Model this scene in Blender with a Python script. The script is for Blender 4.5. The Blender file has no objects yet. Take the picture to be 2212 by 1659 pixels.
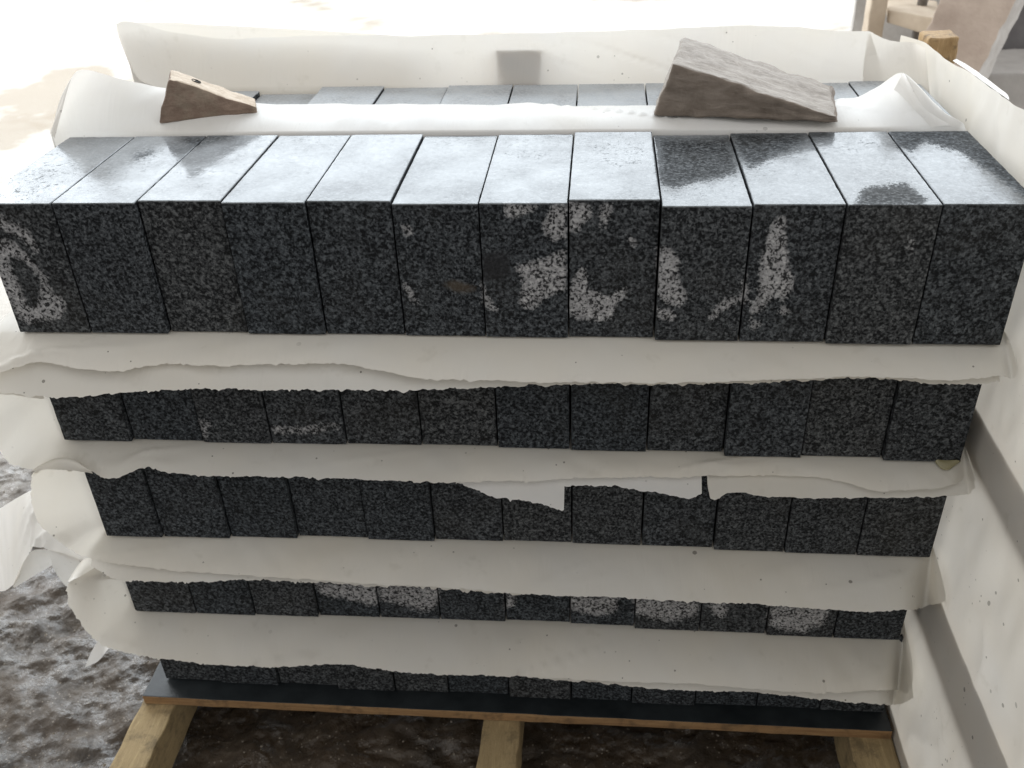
import bpy, math, random
import numpy as np
from mathutils import Matrix, Vector

random.seed(7)
rng = np.random.default_rng(7)
scn = bpy.context.scene
COL = scn.collection

# ------------------------------------------------------------------ camera
Z0 = 1.005                                   # top of the stack's arris above the ground
S = 1.25
CAM = np.array([.5870 * S, -.7907 * S, .3230 * S + Z0])
YAW, PITCH, ROLL, FOC = -.1054, -.5758, -.0411, 2042.58   # focal length in pixels of a 2212 px wide picture
_f = np.array([math.sin(YAW) * math.cos(PITCH), math.cos(YAW) * math.cos(PITCH), math.sin(PITCH)])
_r = np.array([math.cos(YAW), -math.sin(YAW), 0.0])
_u = np.cross(_r, _f)
_c, _s = math.cos(ROLL), math.sin(ROLL)
_r, _u = _c * _r + _s * _u, -_s * _r + _c * _u
cd = bpy.data.cameras.new('camera')
cam = bpy.data.objects.new('camera', cd)
COL.objects.link(cam)
cam.matrix_world = Matrix(((_r[0], _u[0], -_f[0], CAM[0]), (_r[1], _u[1], -_f[1], CAM[1]),
                           (_r[2], _u[2], -_f[2], CAM[2]), (0, 0, 0, 1)))
cd.sensor_width = 36
cd.lens = FOC / 2212 * 36
cd.clip_start = .02
cd.clip_end = 300
cd.dof.use_dof = True
cd.dof.focus_distance = 1.12
cd.dof.aperture_fstop = 9.0
scn.camera = cam

# ------------------------------------------------------------------ world and light
wd = bpy.data.worlds.new('World')
scn.world = wd
wd.use_nodes = True
wb = wd.node_tree.nodes['Background']
wb.inputs[0].default_value = (1.0, .985, .965, 1)
wb.inputs[1].default_value = .70


def area(name, loc, target, sx, sy, radiance, color):
    L = bpy.data.lights.new(name, 'AREA')
    L.shape = 'RECTANGLE'
    L.size, L.size_y = sx, sy
    L.energy = radiance * sx * sy * math.pi
    L.color = color
    o = bpy.data.objects.new(name, L)
    o.location = loc
    d = Vector(target) - Vector(loc)
    o.rotation_euler = d.to_track_quat('-Z', 'Y').to_euler()
    COL.objects.link(o)
    return o


# daylight from the open side of the yard, beyond and above the stack
area('daylight_opening', (0.2, 7.2, 4.9), (0.5, .3, .8), 15, 6.0, 5.2, (.85, .93, 1.0))
# softer daylight from the open left-hand and right-hand sides
area('daylight_left', (-6.6, 3.4, 4.4), (0.0, .0, .4), 8.5, 6.5, 2.5, (1.0, .99, .97))
area('daylight_right', (6.6, .3, 2.6), (1.2, .0, .5), 7, 4.0, 2.6, (.97, .985, 1.0))

scn.cycles.max_bounces = 6
scn.cycles.diffuse_bounces = 3
scn.cycles.glossy_bounces = 3
scn.cycles.transmission_bounces = 4

vs = scn.view_settings
vs.view_transform = 'Standard'
vs.look = 'None'
vs.exposure = 0
vs.gamma = 1
vs.use_curve_mapping = False


# ------------------------------------------------------------------ pixel -> point
def ray(px, py):
    return _f + _r * (px - 1106) / FOC - _u * (py - 829.5) / FOC


def onz(px, py, z):
    d = ray(px, py)
    return CAM + d * ((z - CAM[2]) / d[2])


def ony(px, py, y):
    d = ray(px, py)
    return CAM + d * ((y - CAM[1]) / d[1])


def onx(px, py, x):
    d = ray(px, py)
    return CAM + d * ((x - CAM[0]) / d[0])


def onplane(px, py, p0, n):
    d = ray(px, py)
    p0, n = np.array(p0), np.array(n)
    return CAM + d * (((p0 - CAM) @ n) / (d @ n))


# ------------------------------------------------------------------ noise
def _hash(ix, iy, iz):
    h = (ix.astype(np.int64) * 374761393 + iy.astype(np.int64) * 668265263 + iz.astype(np.int64) * 2147483647 % 1274126177) & 0xffffffff
    h = ((h ^ (h >> 13)) * 1274126177) & 0xffffffff
    h = (h ^ (h >> 16)) & 0xffff
    return h / 32767.5 - 1.0


def noise3(p):
    p = np.asarray(p, float)
    i = np.floor(p).astype(int)
    f = p - i
    f = f * f * (3 - 2 * f)
    out = 0
    for a in (0, 1):
        for b in (0, 1):
            for c in (0, 1):
                w = (f[:, 0] if a else 1 - f[:, 0]) * (f[:, 1] if b else 1 - f[:, 1]) * (f[:, 2] if c else 1 - f[:, 2])
                out = out + w * _hash(i[:, 0] + a, i[:, 1] + b, i[:, 2] + c * 57)
    return out


def fbm(p, octaves=4):
    p = np.asarray(p, float)
    a, s, out = 1.0, 1.0, 0
    for k in range(octaves):
        out = out + a * noise3(p * s + k * 17.3)
        a *= .5
        s *= 2.03
    return out


# ------------------------------------------------------------------ material helpers
class N:
    def __init__(self, name):
        self.m = bpy.data.materials.new(name)
        self.m.use_nodes = True
        self.t = self.m.node_tree
        self.b = self.t.nodes['Principled BSDF']
        self.out = self.t.nodes['Material Output']

    def new(self, typ, **kw):
        n = self.t.nodes.new(typ)
        for k, v in kw.items():
            setattr(n, k, v)
        return n

    def link(self, a, b):
        self.t.links.new(a, b)

    def setin(self, node, key, v):
        if hasattr(v, 'is_linked') or hasattr(v, 'links'):
            self.link(v, node.inputs[key])
        else:
            node.inputs[key].default_value = v

    def noise(self, vec, scale, detail=4, rough=.55, dist=0, out='Fac'):
        n = self.new('ShaderNodeTexNoise')
        n.inputs['Scale'].default_value = scale
        n.inputs['Detail'].default_value = detail
        n.inputs['Roughness'].default_value = rough
        n.inputs['Distortion'].default_value = dist
        self.link(vec, n.inputs['Vector'])
        return n.outputs[out]

    def voro(self, vec, scale, out='Distance', feature='F1'):
        n = self.new('ShaderNodeTexVoronoi', feature=feature)
        n.inputs['Scale'].default_value = scale
        self.link(vec, n.inputs['Vector'])
        return n.outputs[out]

    def ramp(self, fac, stops, interp='LINEAR'):
        n = self.new('ShaderNodeValToRGB')
        cr = n.color_ramp
        cr.interpolation = interp
        while len(cr.elements) < len(stops):
            cr.elements.new(.5)
        for e, (p, c) in zip(cr.elements, stops):
            e.position = p
            e.color = (c, c, c, 1) if not hasattr(c, '__len__') else tuple(c) + (1,)
        self.link(fac, n.inputs[0])
        return n.outputs[0]

    def math(self, op, a, b=None, c=None, clamp=False):
        n = self.new('ShaderNodeMath', operation=op, use_clamp=clamp)
        self.setin(n, 0, a)
        if b is not None:
            self.setin(n, 1, b)
        if c is not None:
            self.setin(n, 2, c)
        return n.outputs[0]

    def mix(self, fac, a, b, mode='MIX'):
        n = self.new('ShaderNodeMix', data_type='RGBA', blend_type=mode)
        self.setin(n, 0, fac)
        for k, v in ((6, a), (7, b)):
            if isinstance(v, (tuple, list)):
                n.inputs[k].default_value = tuple(v) + (1,)
            else:
                self.link(v, n.inputs[k])
        return n.outputs[2]

    def attr(self, name):
        n = self.new('ShaderNodeAttribute', attribute_name=name)
        return n.outputs['Fac']

    def coord(self, kind='Object', rand=True, scale=None):
        tc = self.new('ShaderNodeTexCoord')
        v = tc.outputs[kind]
        if scale:
            mp = self.new('ShaderNodeMapping')
            mp.inputs['Scale'].default_value = scale
            self.link(v, mp.inputs['Vector'])
            v = mp.outputs[0]
        if rand:
            oi = self.new('ShaderNodeObjectInfo')
            k = self.math('MULTIPLY', oi.outputs['Random'], 71.0)
            va = self.new('ShaderNodeVectorMath', operation='ADD')
            self.link(v, va.inputs[0])
            self.link(k, va.inputs[1])
            v = va.outputs[0]
        return v

    def bump(self, height, strength=.3, dist=.01, normal=None):
        n = self.new('ShaderNodeBump')
        n.inputs['Strength'].default_value = strength
        n.inputs['Distance'].default_value = dist
        self.link(height, n.inputs['Height'])
        if normal is not None:
            self.link(normal, n.inputs['Normal'])
        return n.outputs[0]

    def rand(self):
        return self.new('ShaderNodeObjectInfo').outputs['Random']


def mat_granite():
    m = N('dark_granite')
    v = m.coord()
    n1 = m.noise(v, 265, 2, .6, .5)
    n2 = m.noise(v, 95, 2, .5)
    vor = m.voro(v, 330, 'Color')
    sep = m.new('ShaderNodeSeparateColor')
    m.link(vor, sep.inputs[0])
    k = m.math('ADD', m.math('MULTIPLY', n1, .72), m.math('MULTIPLY', sep.outputs[0], .2))
    k = m.math('ADD', k, m.math('MULTIPLY', n2, .16))
    # wet stone: black grains in a charcoal matrix
    wet = m.ramp(k, [(.41, (.009, .0097, .0107)), (.485, (.018, .0195, .021)), (.525, (.038, .0405, .043)), (.61, (.060, .0635, .067)), (.70, (.118, .124, .128))])
    tint = m.noise(v, 9, 2)
    wet = m.mix(m.ramp(tint, [(.5, 0), (.8, .3)]), wet, (.040, .036, .030))
    rnd = m.rand()
    wet = m.mix(1.0, wet, m.ramp(rnd, [(0, (.80, .87, .93)), (.5, (.95, .99, 1.03)), (1, (1.08, 1.08, 1.07))]), 'MULTIPLY')
    # dry stone: pale grey matrix with black grains
    dry = m.ramp(k, [(.40, (.025, .025, .026)), (.465, (.06, .06, .062)), (.515, (.25, .25, .255)), (.68, (.40, .40, .405)), (.8, (.54, .54, .54))])
    edge = m.noise(v, 60, 3, .65)
    d = m.math('ADD', m.attr('dry'), m.math('MULTIPLY', m.math('SUBTRACT', edge, .5), .7))
    d = m.math('ADD', d, m.math('MULTIPLY', m.math('SUBTRACT', k, .53), .6))
    d = m.ramp(d, [(.36, 0), (.56, .6), (.80, 1)])
    col = m.mix(d, wet, dry)
    col = m.mix(m.attr('dust'), col, (.42, .45, .475))  # mixes the block tops towards a pale blue-grey
    m.link(col, m.b.inputs['Base Color'])
    col = m.mix(m.math('MULTIPLY', m.ramp(m.math('ADD', m.attr('smear'), m.math('MULTIPLY', m.math('SUBTRACT', edge, .5), .5)), [(.36, 0), (.66, 1)]), .7), col, (.085, .068, .05))
    col = m.mix(m.math('MULTIPLY', m.ramp(m.math('ADD', m.attr('soak'), m.math('MULTIPLY', m.math('SUBTRACT', edge, .5), .5)), [(.32, 0), (.72, 1)]), .75), col, (.024, .024, .026))
    m.link(col, m.b.inputs['Base Color'])
    # film of water on the tops
    fine = m.noise(v, 240, 2, .65)
    blot = m.noise(v, 55, 3, .6, .4)
    film = m.math('ADD', m.attr('wet'), m.math('MULTIPLY', m.math('SUBTRACT', fine, .5), 1.15))
    film = m.math('ADD', film, m.math('MULTIPLY', m.math('SUBTRACT', blot, .5), .6))
    film = m.ramp(film, [(.38, 0), (.54, 1)])
    slow = m.noise(v, 30, 3, .6)
    rough = m.ramp(slow, [(.35, .06), (.7, .24)])
    m.b.inputs['Roughness'].default_value = .68
    m.b.inputs['Specular IOR Level'].default_value = .12
    m.link(m.math('MULTIPLY', film, m.ramp(m.noise(v, 120, 5, .8), [(.29, .10), (.37, .52), (.60, .70)])), m.b.inputs['Coat Weight'])
    m.link(rough, m.b.inputs['Coat Roughness'])
    m.b.inputs['Coat IOR'].default_value = 1.36
    bp = m.bump(m.math('MULTIPLY', n1, m.math('MULTIPLY_ADD', film, -.6, 1.0)), .35, .0015)
    m.link(bp, m.b.inputs['Normal'])
    pit = m.ramp(m.noise(v, 150, 2, .7), [(.30, 0), (.42, 1)])
    cb = m.bump(m.math('ADD', m.math('MULTIPLY', pit, .5), m.math('MULTIPLY', slow, 1.2)), .14, .0018)
    m.link(cb, m.b.inputs['Coat Normal'])
    return m.m


def mat_foam(name='white_foam', trans=.34, col=(.79, .772, .725), dirt=1.0):
    m = N(name)
    v = m.coord(rand=True)
    tone = m.noise(v, 5, 3)
    base = m.mix(m.ramp(tone, [(.35, 0), (.7, .7)]), col, tuple(c * f for c, f in zip(col, (1.02, .985, .92))))
    # grit: sparse dots of three sizes
    clus = m.ramp(m.noise(v, 7, 1), [(.38, 0), (.56, 1)])
    for sc, rad, keep, dk in ((34, .12, .66, .35), (90, .14, .72, .3), (14, .055, .62, .25)):
        vo = m.new('ShaderNodeTexVoronoi')
        vo.inputs['Scale'].default_value = sc
        m.link(v, vo.inputs['Vector'])
        sep = m.new('ShaderNodeSeparateColor')
        m.link(vo.outputs['Color'], sep.inputs[0])
        r = m.math('MULTIPLY', sep.outputs[1], rad)
        dot = m.math('LESS_THAN', vo.outputs['Distance'], r)
        dot = m.math('MULTIPLY', dot, m.math('GREATER_THAN', sep.outputs[0], keep))
        dot = m.math('MULTIPLY', m.math('MULTIPLY', dot, clus), dirt * (1 - dk) + .0)
        base = m.mix(dot, base, (.09, .075, .055))
    smear = m.ramp(m.noise(v, 22, 3, .7), [(.62, 0), (.75, .16 * dirt)])
    base = m.mix(smear, base, (.34, .31, .22))
    m.link(base, m.b.inputs['Base Color'])
    m.b.inputs['Roughness'].default_value = .42
    m.b.inputs['Specular IOR Level'].default_value = .35
    cr = m.coord(scale=(26, 5, 7))
    b = m.bump(m.noise(cr, 1.0, 3, .6, .9), .28, .006)
    m.link(b, m.b.inputs['Normal'])
    tr = m.new('ShaderNodeBsdfTranslucent')
    m.link(m.mix(1.0, base, (1.0, .98, .95), 'MULTIPLY'), tr.inputs[0])
    mx = m.new('ShaderNodeMixShader')
    mx.inputs[0].default_value = trans
    m.link(m.b.outputs[0], mx.inputs[1])
    m.link(tr.outputs[0], mx.inputs[2])
    m.link(mx.outputs[0], m.out.inputs[0])
    return m.m


def mat_wood(name, light, dark, grime=(.1, .08, .06), gr=.4, scale=(1, 14, 14), rough=.75, fine=60):
    m = N(name)
    v = m.coord(scale=scale)
    v2 = m.coord()
    g = m.noise(v, 9, 6, .65, .8)
    g2 = m.noise(v, fine, 3, .6)
    k = m.math('ADD', m.math('MULTIPLY', g, .7), m.math('MULTIPLY', g2, .3))
    c = m.ramp(k, [(.32, dark), (.52, tuple((a + b) / 2 for a, b in zip(light, dark))), (.66, light)])
    st = m.noise(v2, 26, 5, .7)
    c = m.mix(m.ramp(st, [(.5, 0), (.66, gr)]), c, grime)
    m.link(c, m.b.inputs['Base Color'])
    m.b.inputs['Roughness'].default_value = rough
    m.b.inputs['Specular IOR Level'].default_value = .3
    m.link(m.bump(m.math('ADD', k, m.math('MULTIPLY', m.noise(v2, 140, 4, .7), .5)), .5, .004), m.b.inputs['Normal'])
    return m.m


def mat_plain(name, c1, c2, scale=12, rough=.7, bump=.3, bscale=80, bdist=.004, spec=.35, detail=5):
    m = N(name)
    v = m.coord()
    n = m.noise(v, scale, detail, .6)
    m.link(m.ramp(n, [(.35, c1), (.68, c2)]), m.b.inputs['Base Color'])
    m.b.inputs['Roughness'].default_value = rough
    m.b.inputs['Specular IOR Level'].default_value = spec
    m.link(m.bump(m.noise(v, bscale, 5, .65), bump, bdist), m.b.inputs['Normal'])
    return m.m


def mat_ground():
    m = N('wet_rough_concrete')
    tc = m.new('ShaderNodeTexCoord')
    v = tc.outputs['Object']
    geo = m.new('ShaderNodeNewGeometry')
    sp = m.new('ShaderNodeSeparateXYZ')
    m.link(geo.outputs['Position'], sp.inputs[0])
    # muddy yard close to the pallet, pale swept concrete farther out
    wob = m.math('MULTIPLY', m.math('SUBTRACT', m.noise(v, 1.6, 4), .5), 1.3)
    far = m.math('ADD', sp.outputs[1], wob)
    far = m.math('SUBTRACT', far, m.math('MULTIPLY', sp.outputs[0], .25))
    far = m.ramp(m.math('MULTIPLY', far, .5), [(.34, 0), (.62, 1)])
    n = m.noise(v, 14, 6, .65)
    mud = m.ramp(n, [(.3, (.014, .010, .0065)), (.5, (.050, .037, .025)), (.68, (.11, .086, .062))])
    brown = m.ramp(m.noise(v, 5, 4, .6), [(.42, 0), (.64, .85)])
    mud = m.mix(brown, mud, (.060, .041, .025))
    grit = m.voro(v, 85, 'Distance')
    mud = m.mix(m.math('MULTIPLY', m.math('LESS_THAN', grit, .14), .7), mud, (.30, .26, .21))
    con = m.ramp(m.noise(v, 3, 5, .6), [(.35, (.41, .38, .335)), (.65, (.46, .43, .385))])
    damp = m.ramp(m.noise(v, .9, 5, .6, .4), [(.57, 0), (.61, .6)])
    con = m.mix(damp, con, (.24, .185, .12))
    c_ = onz(95, 215, 0)
    dx = m.math('MULTIPLY', m.math('SUBTRACT', sp.outputs[0], float(c_[0])), 1.5)
    dy = m.math('MULTIPLY', m.math('SUBTRACT', sp.outputs[1], float(c_[1])), .75)
    dd = m.math('ADD', m.math('MULTIPLY', dx, dx), m.math('MULTIPLY', dy, dy))
    dd = m.math('ADD', dd, m.math('MULTIPLY', m.math('SUBTRACT', m.noise(v, 2.6, 4), .5), 1.6))
    con = m.mix(m.ramp(dd, [(.22, .75), (.34, 0)]), con, (.27, .215, .15))
    col = m.mix(far, mud, con)
    m.link(col, m.b.inputs['Base Color'])
    wet = m.noise(v, 13, 5, .7)
    rg = m.ramp(wet, [(.40, .15), (.60, .55)])
    m.link(m.mix(far, rg, (.55, .55, .55)), m.b.inputs['Roughness'])
    m.b.inputs['Specular IOR Level'].default_value = .45
    b = m.bump(m.noise(v, 55, 6, .66, .35), .6, .009)
    b = m.bump(m.noise(v, 200, 2, .5), .25, .003, b)
    m.link(b, m.b.inputs['Normal'])
    m.link(m.math('MULTIPLY', m.math('SUBTRACT', 1.0, far), m.ramp(wet, [(.42, .75), (.57, .02)])), m.b.inputs['Coat Weight'])
    m.b.inputs['Coat Roughness'].default_value = .12
    m.b.inputs['Coat IOR'].default_value = 1.45
    m.link(b, m.b.inputs['Coat Normal'])
    return m.m


M = dict(
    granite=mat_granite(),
    foam=mat_foam(),
    foam_clean=mat_foam('white_foam_clean', .34, (.84, .835, .82), .55),
    foam_back=mat_foam('white_foam_rear', .33, (.80, .785, .755), .8),
    deck=mat_plain('dark_stained_board', (.013, .0165, .019), (.028, .034, .038), 20, .42, .15, 200, .002, .4),
    deck_edge=mat_wood('board_edge_wood', (.40, .25, .12), (.20, .11, .05), (.06, .04, .025), .6),
    pine=mat_wood('rough_sawn_pine', (.44, .335, .18), (.26, .19, .10), (.11, .085, .05), .65, (14, 1.2, 14)),
    post=mat_wood('weathered_post_wood', (.48, .33, .17), (.26, .165, .075), (.035, .028, .024), .75, (10, 10, 1.5)),
    wedge_brown=mat_wood('brown_wedge_wood', (.26, .19, .145), (.145, .10, .075), (.25, .215, .16), .5, (2, 10, 10), .7, 30),
    wedge_top=mat_wood('pale_sawn_wood', (.62, .54, .44), (.42, .34, .26), (.30, .22, .14), .4, (2, 12, 12)),
    wedge_grey=mat_wood('grey_wedge_wood', (.26, .22, .185), (.16, .128, .102), (.09, .07, .055), .4, (2, 8, 8), .72, 30),
    wedge_greytop=mat_wood('bleached_grey_wood', (.42, .385, .345), (.21, .185, .16), (.12, .095, .075), .5, (1.5, 16, 16)),
    ground=mat_ground(),
    hazed=mat_plain('hazed_timber', (.52, .43, .33), (.66, .57, .46), 9, .85, .3),  # glare haze put into the timber colour as paleness
    slab=mat_plain('hazed_brown_slab', (.38, .30, .245), (.50, .41, .34), 7, .85, .4, 30, .008),  # albedo raised to paint in the glare haze over the slab
    slab_edge=mat_plain('hazed_grey_edge', (.40, .375, .35), (.52, .50, .475), 10, .85, .4, 40, .01),  # slab sides carry the same painted glare haze
    metal=mat_plain('grey_steel', (.20, .19, .18), (.30, .28, .26), 30, .6, .1),
    darkbox=mat_plain('dark_crate', (.13, .12, .12), (.18, .17, .17), 8, .8, .2),
    concrete=mat_plain('pale_concrete', (.30, .285, .27), (.42, .40, .38), 6, .85, .35, 60, .006),
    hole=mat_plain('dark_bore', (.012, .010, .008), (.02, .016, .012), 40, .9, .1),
    resin=mat_plain('yellow_resin', (.26, .235, .13), (.36, .33, .21), 20, .25, .1, 60, .002, .6),
)


# ------------------------------------------------------------------ object helpers
def mesh_obj(name, verts, faces, mats, parent=None, smooth=True, fmat=None):
    me = bpy.data.meshes.new(name)
    me.from_pydata([tuple(p) for p in verts], [], [tuple(f) for f in faces])
    if not isinstance(mats, (list, tuple)):
        mats = [mats]
    for a in mats:
        me.materials.append(a)
    if fmat is not None:
        me.polygons.foreach_set('material_index', np.asarray(fmat, np.int32))
    me.polygons.foreach_set('use_smooth', np.full(len(me.polygons), smooth))
    me.update()
    o = bpy.data.objects.new(name, me)
    COL.objects.link(o)
    if parent:
        o.parent = parent
    return o


def tag(o, label=None, cat=None, group=None, kind=None):
    if label:
        o['label'] = label
    if cat:
        o['category'] = cat
    if group:
        o['group'] = group
    if kind:
        o['kind'] = kind
    return o


def empty(name, loc):
    e = bpy.data.objects.new(name, None)
    e.location = loc
    e.empty_display_size = .05
    COL.objects.link(e)
    return e


def put_origin(o, loc):
    """move the object's origin to loc without moving its geometry"""
    o.data.transform(Matrix.Translation(-Vector(loc)))
    o.location = loc
    return o


# ------------------------------------------------------------------ ground
def build_ground():
    def axis(lo, hi, dlo, dhi, fine):
        a = list(np.arange(dlo, dhi, fine))
        x, s = dlo, fine
        left = []
        while x > lo:
            s *= 1.18
            x -= s
            left.append(x)
        x, s = dhi, fine
        right = [dhi]
        while x < hi:
            s *= 1.18
            x += s
            right.append(x)
        return np.array(left[::-1] + a + right)
    xs = axis(-60, 60, -.8, 1.3, .0045)
    ys = axis(-20, 90, -.35, .9, .0045)
    X, Y = np.meshgrid(xs, ys)
    P = np.stack([X.ravel(), Y.ravel(), np.zeros(X.size)], 1)
    hh = (fbm(P * [13, 19, 1], 4) * .010 + np.abs(fbm(P * [11, 16, 1] + 5.1, 3)) * .008) / .0045
    fr = hh - np.floor(hh)
    h = .0045 * (np.floor(hh) + np.clip(fr * 2.6 - .8, 0, 1)) + fbm(P * [60, 75, 1], 2) * .0016
    near = np.clip(1 - (np.hypot(P[:, 0] - .2, P[:, 1] - .3) - 1.2) / 1.0, 0, 1)
    P[:, 2] = h * near - .012 * near
    nx, ny = len(xs), len(ys)
    I = np.arange(nx * ny).reshape(ny, nx)
    F = np.stack([I[:-1, :-1], I[:-1, 1:], I[1:, 1:], I[1:, :-1]], -1).reshape(-1, 4)
    o = mesh_obj('ground', P, F, M['ground'])
    tag(o, 'wet rough concrete yard floor', None, None, 'structure')


build_ground()


# ------------------------------------------------------------------ granite blocks
def inpoly(px, py, poly):
    inside = np.zeros(px.shape, bool)
    n = len(poly)
    dmin = np.full(px.shape, 1e9)
    for i in range(n):
        x1, y1 = poly[i]
        x2, y2 = poly[(i + 1) % n]
        c = ((y1 > py) != (y2 > py))
        with np.errstate(divide='ignore', invalid='ignore'):
            xi = (x2 - x1) * (py - y1) / (y2 - y1 + 1e-12) + x1
        inside ^= c & (px < xi)
        vx, vy = x2 - x1, y2 - y1
        t = np.clip(((px - x1) * vx + (py - y1) * vy) / (vx * vx + vy * vy + 1e-12), 0, 1)
        dmin = np.minimum(dmin, np.hypot(px - x1 - t * vx, py - y1 - t * vy))
    return np.where(inside, dmin, -dmin)


def project(P):
    d = P - CAM
    z = d @ _f
    return 1106 + FOC * (d @ _r) / z, 829.5 - FOC * (d @ _u) / z


DRY = [  # pale dried-out patches on the front faces, outlined in the photograph
    [(-20, 462), (20, 478), (60, 500), (85, 540), (78, 546), (50, 517), (20, 497), (-20, 492)],
    [(-20, 512), (30, 525), (75, 575), (100, 600), (110, 630), (140, 650), (130, 685), (60, 700), (35, 680), (15, 640), (-20, 590)],
    [(868, 488), (885, 486), (894, 505), (878, 509)], [(874, 613), (884, 620), (902, 655), (888, 652)],
    [(1090, 440), (1162, 444), (1150, 456), (1110, 470), (1095, 465)],
    [(1190, 440), (1222, 448), (1222, 512), (1195, 520), (1170, 492), (1185, 470)],
    [(1224, 538), (1222, 622), (1180, 640), (1150, 665), (1124, 661), (1130, 630), (1130, 600), (1108, 573), (1150, 568), (1190, 550)],
    [(1040, 606), (1055, 645), (1076, 670), (1060, 673), (1044, 655)],
    [(1226, 438), (1276, 444), (1270, 470), (1250, 497), (1227, 502)], [(1300, 438), (1322, 442), (1310, 490), (1298, 492)],
    [(1227, 645), (1240, 600), (1260, 578), (1268, 605), (1270, 625), (1310, 640), (1352, 623), (1345, 642), (1330, 660), (1320, 687), (1290, 692), (1250, 687), (1228, 676)],
    [(1358, 513), (1376, 524), (1372, 537)],
    [(1420, 530), (1450, 540), (1465, 560), (1465, 600), (1482, 640), (1470, 662), (1430, 652), (1418, 620)],
    [(1418, 663), (1462, 680), (1450, 692), (1418, 687)],
    [(1611, 588), (1614, 650), (1560, 668), (1540, 693), (1528, 686), (1560, 650), (1600, 640)],
    [(1670, 478), (1692, 468), (1697, 510), (1702, 580), (1717, 620), (1700, 642), (1670, 642), (1640, 672), (1620, 682), (1625, 660), (1640, 640), (1640, 580), (1655, 530)],
    [(1690, 658), (1707, 675), (1680, 682)], [(1620, 688), (1642, 700), (1625, 717)],
    [(1960, 515), (1975, 525), (1968, 545)],
    [(672, 1258), (816, 1262), (816, 1307), (760, 1296), (700, 1285)],
    [(820, 1262), (950, 1270), (946, 1306), (920, 1321), (880, 1311), (840, 1296), (820, 1291)],
    [(1092, 1275), (1116, 1280), (1110, 1309), (1092, 1312)],
    [(1233, 1286), (1336, 1290), (1331, 1321), (1300, 1326), (1260, 1323), (1233, 1316)],
    [(1371, 1290), (1509, 1300), (1506, 1326), (1460, 1341), (1420, 1339), (1372, 1326)],
    [(1533, 1300), (1572, 1304), (1566, 1331), (1543, 1329)],
    [(1656, 1304), (1792, 1314), (1782, 1346), (1730, 1366), (1668, 1356)],
    [(590, 922), (660, 926), (735, 914), (735, 922), (660, 936), (595, 938)], [(432, 905), (452, 915), (448, 945), (436, 935)],
]
SMEAR = [(955, 612), (985, 605), (1028, 618), (1024, 628), (985, 632)]
SOAK = [(1038, 552), (1075, 540), (1105, 548), (1100, 570), (1112, 590), (1085, 604), (1042, 608)]
HOLE = [(22, 552), (60, 563), (87, 600), (87, 640), (76, 667), (55, 662), (40, 612), (18, 572)]
MATT = [  # where the tops are not covered by the film of water
    [(1415, 296), (1574, 298), (1592, 350), (1592, 374), (1560, 386), (1500, 396), (1462, 410), (1425, 402)],
    [(1578, 285), (1726, 285), (1738, 310), (1690, 330), (1660, 345), (1620, 367), (1600, 340)],
    [(1742, 284), (1795, 284), (1772, 300), (1755, 304)],
    [(1862, 408), (1890, 400), (1960, 394), (2004, 430), (1990, 446), (1845, 446)],
    [(1916, 280), (2090, 278), (2230, 400), (2230, 440), (2150, 382), (2080, 332), (2000, 308), (1965, 330), (1940, 320)],
    [(395, 296), (500, 292), (455, 306), (420, 318), (404, 308)],
    [(335, 325), (330, 335), (295, 345), (285, 335)],
]
HALF = [  # thin, broken film
    [(-70, 440), (120, 290), (290, 288), (98, 438), (40, 470)],
    [(1070, 318), (1180, 318), (1205, 345), (1130, 354), (1070, 342)],
    [(1150, 400), (1180, 400), (1185, 425), (1155, 425)],
    [(230, 360), (330, 355), (320, 375), (210, 385)],
    [(1750, 300), (1900, 290), (1930, 340), (1800, 340)],
    [(1260, 300), (1400, 300), (1405, 360), (1300, 375)],
]


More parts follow.
